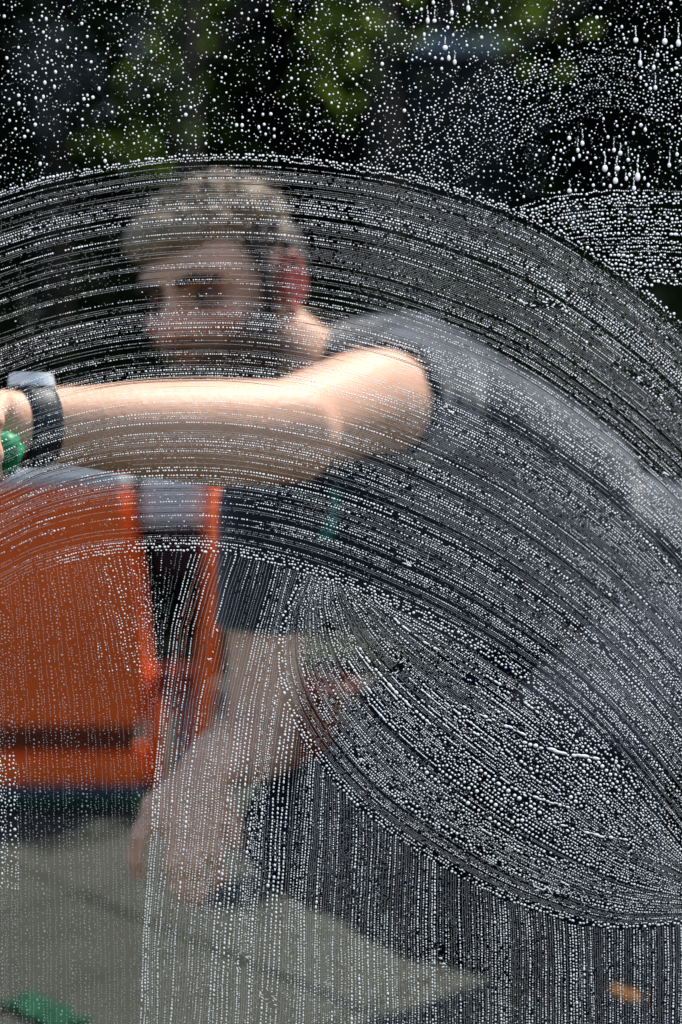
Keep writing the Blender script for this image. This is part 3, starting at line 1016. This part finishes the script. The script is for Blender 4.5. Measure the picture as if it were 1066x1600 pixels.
# smeared clumps where the strokes were disturbed
for X, Y, a, b, t in SCUFFS:
    for k in range(int(5 + a * .35)):
        q = random.uniform(-1, 1); w_ = random.gauss(0, .8)
        x, y = X + q * a * math.cos(t) - w_ * b * math.sin(t), Y + q * a * math.sin(t) + w_ * b * math.cos(t)
        put(x, y, random.uniform(.8, 2.0), random.uniform(1.2, 3.0), random.uniform(-1, 1) + t, 0, 0)
for k in range(70000):
    x, y = random.uniform(380, 1075), random.uniform(260, 1330)
    if a1x(x) + 8 < y < a2x(x) - 8 and random.random() < whiteness(x, y) * .9 - .25: put(x, y, random.uniform(.6, .95), 1, 0, 0, 1.22)
# small sweep C ----------------------------------------------------------------
s = 0
while s < 1:
    r0 = random.choice((1.1, 1.5, 2.2))
    row(crv(C1, C2, s), lambda x, y: r0, 1.35, .45, gap=1.2, inside=lambda x, y: y < a1x(x) - 3)
    s += random.uniform(.018, .04)

# vertical runs below ------------------------------------------------------------
YS = np.array([850, 980, 1100, 1225, 1350, 1475, 1640.])
VC = [  # x at each of YS for control runs
    (-40, [-45, -42, -40, -38, -36, -35, -35]), (0, [-8, 0, 5, 8, 10, 11, 12]), (100, [88, 104, 118, 124, 127, 129, 130]), (185, [165, 200, 222, 230, 232, 234, 236]), (260, [300, 266, 254, 248, 246, 240, 240])]
VR = [(0, [298, 262, 248, 238, 228, 220, 214]), (1, [380, 340, 315, 298, 286, 276, 268]), (2, [440, 405, 380, 362, 348, 338, 328]), (3, [490, 455, 436, 422, 410, 402, 396]),
      (4, [560, 545, 536, 530, 526, 522, 520]), (5, [700, 700, 700, 701, 702, 704, 706]), (6, [900, 900, 902, 905, 908, 912, 916]), (7, [1100, 1100, 1100, 1102, 1104, 1106, 1110])]


def vline(tab, u):
    k = min(int(u), len(tab) - 2)
    f = u - k
    xs = np.array(tab[k][1]) * (1 - f) + np.array(tab[k + 1][1]) * f
    yy = np.linspace(850, 1640, 200)
    return np.stack([np.interp(yy, YS, xs), yy], 1)


def inV(x, y):
    if y < a2x(x) + 3: return False
    if x > b1left(y) - 3 and y < 1120 and x > 430: return False
    if x >= 436 and y < b1x(x) + 3 and x > b1left(min(y, 1400)) - 3: return False
    return True


def rV(x, y):
    d = math.exp(-(((x - 350) / 110) ** 2 + ((y - 1330) / 190) ** 2))
    return 1.1 + .75 * d + .4 * math.exp(-(((x - 700) / 250) ** 2 + ((y - 1560) / 120) ** 2)) + .3 * nz(x, y, .01, 4)


RV = (.66, .92, 1.30)
# fine specks between the runs
wV = lambda u: float(np.interp(u, [0, .5, 1.5, 2.5, 3.5, 4.5, 5.5, 6.5], [57, 57, 60, 62, 112, 172, 205, 200]))
u = 0.0; prev = 0; plan = []
while u < 7:
    t = random.choices((0, 1, 2), (45, 33, 22))[0]
    k_ = rV(float(np.interp(u, range(8), [228, 286, 348, 410, 526, 702, 908, 1106])), 1350) / 1.15
    u += (prev + RV[t] + 1.9 * random.uniform(.7, 1.6)) * (.6 + .4 * k_) / wV(u)
    prev = RV[t]
    plan.append((t, u))
plan.sort(key=lambda q: -q[0])
for tier, u in plan:
    if u >= 7: continue
    b = RV[tier] / 1.15
    c = vline(VR, u)
    c = c + np.stack([[4.5 * noise.noise(Vector((i * .022, u * 1.8, 21))) + 1.2 * noise.noise(Vector((i * .09, u * 6, 5))) for i in range(len(c))], np.zeros(len(c))], 1)
    row(c, lambda x, y: b * rV(x, y), 1.42, .10, el=1.2 if tier == 2 else 1.0, gap=1.1, inside=inV, runs=False, breaks=.015)
for k in range(30000):
    x, y = random.uniform(470, 1075), random.uniform(1200, 1610)
    if y > b1x(x) + 6: put(x, y, random.uniform(.6, .85), 1, 0, 0, 1.25)
for k in range(16000):
    x, y = random.uniform(215, 600), random.uniform(1280, 1620)
    if inV(x, y): put(x, y, random.uniform(.6, 1.0), 1, 0, 0, 1.2)
# left, thinner and duller
leftlim = lambda y: float(np.interp(y, YS, VR[0][1])) - 2
u = 0.0
lst = []
while u < 4:
    lst.append((random.random() > .7, u))
    u += random.uniform(.035, .075)
lst.sort(key=lambda t: -t[0])
for big, u in lst:
    c = vline(VC, u)
    c = c + np.stack([[2.5 * noise.noise(Vector((i * .03, u * 9, 31))) for i in range(len(c))], np.zeros(len(c))], 1)
    br = random.random() < .25
    row(c, lambda x, y: (1.45 if big else 1.0) * (1 + .3 * (x < 25 and 1180 < y < 1350)), 1.7, .5, gap=1.25, zone=lambda x, y: 0 if ((x < 30 and 1180 < y < 1390) or (150 < x < 260 and 870 < y < 1050 and random.random() < .6)) else 1,
        inside=lambda x, y: inV(x, y) and x < leftlim(y), keep=.92)
for k in range(6):      # slanting rows where the two flows part
    u = k / 5
    yy = np.linspace(868, 1060, 60)
    c = np.stack([np.interp(yy, [868, 1060], [196 + 40 * u, 240 + 14 * u]), yy], 1)
    row(c, lambda x, y: 1.2, 1.6, .5, gap=1.15, inside=lambda x, y: inV(x, y))

D = np.array(drops)
below = D[:, 1] > np.interp(D[:, 0], A1[:, 0], A1[:, 1]) - 6
D[below, 2] *= .87
D[~below, 2] *= .93

# --- materials of the suds
def suds(name, clear):
    m = bpy.data.materials.new(name); m.use_nodes = True
    nt = m.node_tree
    nt.nodes.remove(nt.nodes['Principled BSDF'])
    t = nt.nodes.new('ShaderNodeBsdfTranslucent'); t.inputs[0].default_value = (.92, .96, 1.0, 1)
    d = nt.nodes.new('ShaderNodeBsdfDiffuse'); d.inputs[0].default_value = (.90, .95, .98, 1)
    g = nt.nodes.new('ShaderNodeBsdfGlossy'); g.inputs['Roughness'].default_value = .15
    x1 = nt.nodes.new('ShaderNodeMixShader'); x1.inputs[0].default_value = .12
    nt.links.new(t.outputs[0], x1.inputs[1]); nt.links.new(d.outputs[0], x1.inputs[2])
    x2 = nt.nodes.new('ShaderNodeMixShader'); x2.inputs[0].default_value = .05
    nt.links.new(x1.outputs[0], x2.inputs[1]); nt.links.new(g.outputs[0], x2.inputs[2])
    x3 = nt.nodes.new('ShaderNodeMixShader'); x3.inputs[0].default_value = clear
    c = nt.nodes.new('ShaderNodeBsdfTransparent')
    nt.links.new(x2.outputs[0], x3.inputs[1]); nt.links.new(c.outputs[0], x3.inputs[2])
    nt.links.new(x3.outputs[0], nt.nodes['Material Output'].inputs[0])
    return m


m_suds = suds('white_suds', 0.10)
m_thin = suds('thin_suds', 0.70)
m_fine = suds('fine_suds', 0.62)


def dome(nseg, rings):
    """unit dome: list of verts (x, z, h) and triangles; h = height off the glass"""
    v = []; f = []
    for k in range(rings):
        a = k / rings * math.pi / 2
        for i in range(nseg):
            t = (i + .5 * (k % 2)) * math.tau / nseg
            v.append((math.cos(a) * math.cos(t), math.cos(a) * math.sin(t), math.sin(a)))
    v.append((0, 0, 1))
    for k in range(rings - 1):
        for i in range(nseg):
            a, b = k * nseg + i, k * nseg + (i + 1) % nseg
            c, d = a + nseg, b + nseg
            f += [(a, b, c), (b, d, c)]
    for i in range(nseg):
        f.append(((rings - 1) * nseg + i, (rings - 1) * nseg + (i + 1) % nseg, rings * nseg))
    return np.array(v, float), np.array(f, int)


def glass_pts(px, py):
    a = (px - W0 / 2) / FPX; b = (H0 / 2 - py) / FPX
    dy = CP + b * SP; dz = -SP + b * CP
    k = YG / dy
    return a * k, CAM_H + dz * k


def drop_mesh(name, rows, nseg, rings, m):
    V, F = dome(nseg, rings)
    n = len(rows)
    X, Z = glass_pts(rows[:, 0], rows[:, 1])
    r = rows[:, 2] / FPX * YG
    el = rows[:, 3]; an = -rows[:, 4]
    rot = rng.uniform(0, math.tau, n)
    lx = V[None, :, 0] * np.cos(rot)[:, None] - V[None, :, 1] * np.sin(rot)[:, None]
    lz = V[None, :, 0] * np.sin(rot)[:, None] + V[None, :, 1] * np.cos(rot)[:, None]
    lx = lx * (r * el)[:, None]; lz = lz * (r / np.sqrt(el))[:, None]
    wx = lx * np.cos(an)[:, None] - lz * np.sin(an)[:, None] + X[:, None]
    wz = lx * np.sin(an)[:, None] + lz * np.cos(an)[:, None] + Z[:, None]
    wy = YG + .0001 + V[None, :, 2] * (r * .40)[:, None]
    co = np.stack([wx, wy, wz], -1).reshape(-1, 3)
    fc = (F[None] + (np.arange(n) * len(V))[:, None, None]).reshape(-1, 3)
    me = bpy.data.meshes.new(name)
    me.vertices.add(len(co)); me.vertices.foreach_set('co', co.ravel())
    me.loops.add(fc.size); me.loops.foreach_set('vertex_index', fc.ravel())
    me.polygons.add(len(fc)); me.polygons.foreach_set('loop_start', np.arange(len(fc)) * 3)
    me.update()
    return link(name, me, m, smooth=True)


# the largest drops are objects of their own
inside_frame = (D[:, 0] > 3) & (D[:, 0] < 1063) & (D[:, 1] > 3) & (D[:, 1] < 1597)
score = D[:, 2] * np.sqrt(D[:, 3]) * inside_frame * (D[:, 5] == 0)
top = np.argsort(-score)[:300]
mask = np.ones(len(D), bool); mask[top] = False
V, F = dome(12, 4)
me1 = bpy.data.meshes.new('soap_drop')
me1.from_pydata([(v[0], v[2], v[1]) for v in V], [], [tuple(f) for f in F])
me1.materials.append(m_suds)
me1.polygons.foreach_set('use_smooth', [True] * len(me1.polygons))
for i in top:
    x, y, r, el, an, z = D[i]
    X, Z = glass_pts(x, y)
    o = bpy.data.objects.new('soap_drop', me1)
    COL.objects.link(o)
    R = r / FPX * YG
    o.location = (X, YG + .0001, Z)
    o.scale = (R * el, R * .40, R / math.sqrt(el))
    o.rotation_euler = (0, an, 0)
    if y < a1x(x): lab, grp = (('large white soap drop in the small wiped patch at the upper right edge', 'large drops in the small wiped patch') if (x > 800 and y > 296) else ('large white soap drop just above the small wiped patch at upper right', 'large drops above the small wiped patch') if (x > 800 and y > 195) else ('large white soap drop in the spray at the top right of the dark glass', 'large drops in the spray at top right') if x > 533 else ('large white soap drop in the spray at the top left of the dark glass', 'large drops in the spray at top left'))
    elif y < a2x(x): lab, grp = 'large white soap drop in the broad wiped arc on the glass', 'large drops in the broad wiped arc'
    elif x > 436 and y < b1x(x):
        part = 'upper' if y < 1100 else ('middle' if y < 1230 else 'lower')
        lab, grp = 'large white soap drop in the %s part of the lens shaped wiped patch' % part, 'large drops in the %s part of the wiped lens shape' % part
    elif y < 1160: lab, grp = "large white soap drop in the downward runs over the man's bare hanging upper arm", 'large drops over the hanging upper arm'
    elif x > 450: lab, grp = 'large white soap drop in the downward runs below the lens shaped wiped patch', 'large drops below the wiped lens shape'
    elif y < 1430: lab, grp = "large white soap drop in the downward runs over or beside the man's limp hand", 'large drops beside the limp hand'
    else: lab, grp = 'large white soap drop in the downward runs over the paving at the bottom', 'large drops over the paving'
    tag(o, lab, 'drop', grp)
Rm = D[mask]
w = Rm[:, 5] == 0
fine = Rm[:, 2] < .86
tag(drop_mesh('soap_droplets', Rm[w & ~fine], 8, 2, m_suds), 'white soap droplets strung over the wet glass', kind='stuff')
tag(drop_mesh('fine_soap_droplets', Rm[w & fine], 6, 1, m_fine), 'fine pale soap droplets between the larger ones', kind='stuff')
tag(drop_mesh('thin_soap_droplets', Rm[~w], 6, 2, m_thin), 'thin clear droplets over the left side of the glass', kind='stuff')
print('DROPS', len(D), 'fine', int((w & fine).sum()), 'mid', int((w & ~fine).sum()), 'thin', int((~w).sum()))

# --- ridges of clear water left by the wiper: low prisms that bend what lies behind
def ridges(name, lines, m, slope, y_off):
    co = []; fc = []
    for c, wd in lines:
        X, Z = glass_pts(c[:, 0], c[:, 1])
        t = np.gradient(np.stack([X, Z], 1), axis=0); t /= np.linalg.norm(t, axis=1)[:, None] + 1e-12
        nx, nz_ = -t[:, 1], t[:, 0]
        ws = wd / FPX * np.clip(np.sin(np.linspace(0, math.pi, len(c))) * 2.5, .05, 1)
        b = len(co)
        for i in range(len(c)):
            h = ws[i] * slope
            co += [(X[i] + nx[i] * ws[i], YG + y_off, Z[i] + nz_[i] * ws[i]), (X[i], YG + y_off + h, Z[i]), (X[i] - nx[i] * ws[i], YG + y_off, Z[i] - nz_[i] * ws[i])]
        for i in range(len(c) - 1):
            a = b + i * 3
            fc += [(a, a + 3, a + 4, a + 1), (a + 1, a + 4, a + 5, a + 2), (a + 2, a + 5, a + 3, a)]
        e = b + (len(c) - 1) * 3
        fc += [(b, b + 1, b + 2), (e, e + 2, e + 1)]
    me = bpy.data.meshes.new(name)
    me.from_pydata(co, [], fc)
    bm = bmesh.new(); bm.from_mesh(me); bmesh.ops.recalc_face_normals(bm, faces=bm.faces); bm.to_mesh(me); bm.free()
    return link(name, me, m)


def sub(c, lo, hi, n):
    k = np.linspace(lo * (len(c) - 1), hi * (len(c) - 1), n)
    i = np.arange(len(c))
    return np.stack([np.interp(k, i, c[:, 0]), np.interp(k, i, c[:, 1])], 1)


lines = []
for k in range(260):
    s = (k + random.random() * .5) / 260
    a = random.uniform(-.2, .75); b = a + random.uniform(.12, .45)
    lines.append((sub(crv(A1, A2, s), max(a, 0), min(b, 1), 26), random.uniform(.5, .95)))
for k in range(60):
    s = (k + .5) / 60
    a = random.uniform(0, .6); b = min(1, a + random.uniform(.2, .5))
    lines.append((sub(crv(B1, B2, s), a, b, 20), random.uniform(.5, 1.1)))
for k in range(150):
    u = (k + .5) / 150 * 7
    c = vline(VR, u); c = c[[inV(*p) for p in c]]
    if len(c) > 30:
        a = random.uniform(0, .6)
        lines.append((sub(c, a, min(1, a + random.uniform(.15, .4)), 14), random.uniform(.5, .9)))
m_water = bpy.data.materials.new('clear_water'); m_water.use_nodes = True
nt = m_water.node_tree; nt.nodes.remove(nt.nodes['Principled BSDF'])
rf = nt.nodes.new('ShaderNodeBsdfRefraction'); rf.inputs['IOR'].default_value = 1.33; rf.inputs['Roughness'].default_value = .02; rf.inputs[0].default_value = (.97, .98, .98, 1)
nt.links.new(rf.outputs[0], nt.nodes['Material Output'].inputs[0])
tag(ridges('water_ridges', lines, m_water, .065, .00003), 'clear water ridges left by the wiper', kind='stuff')
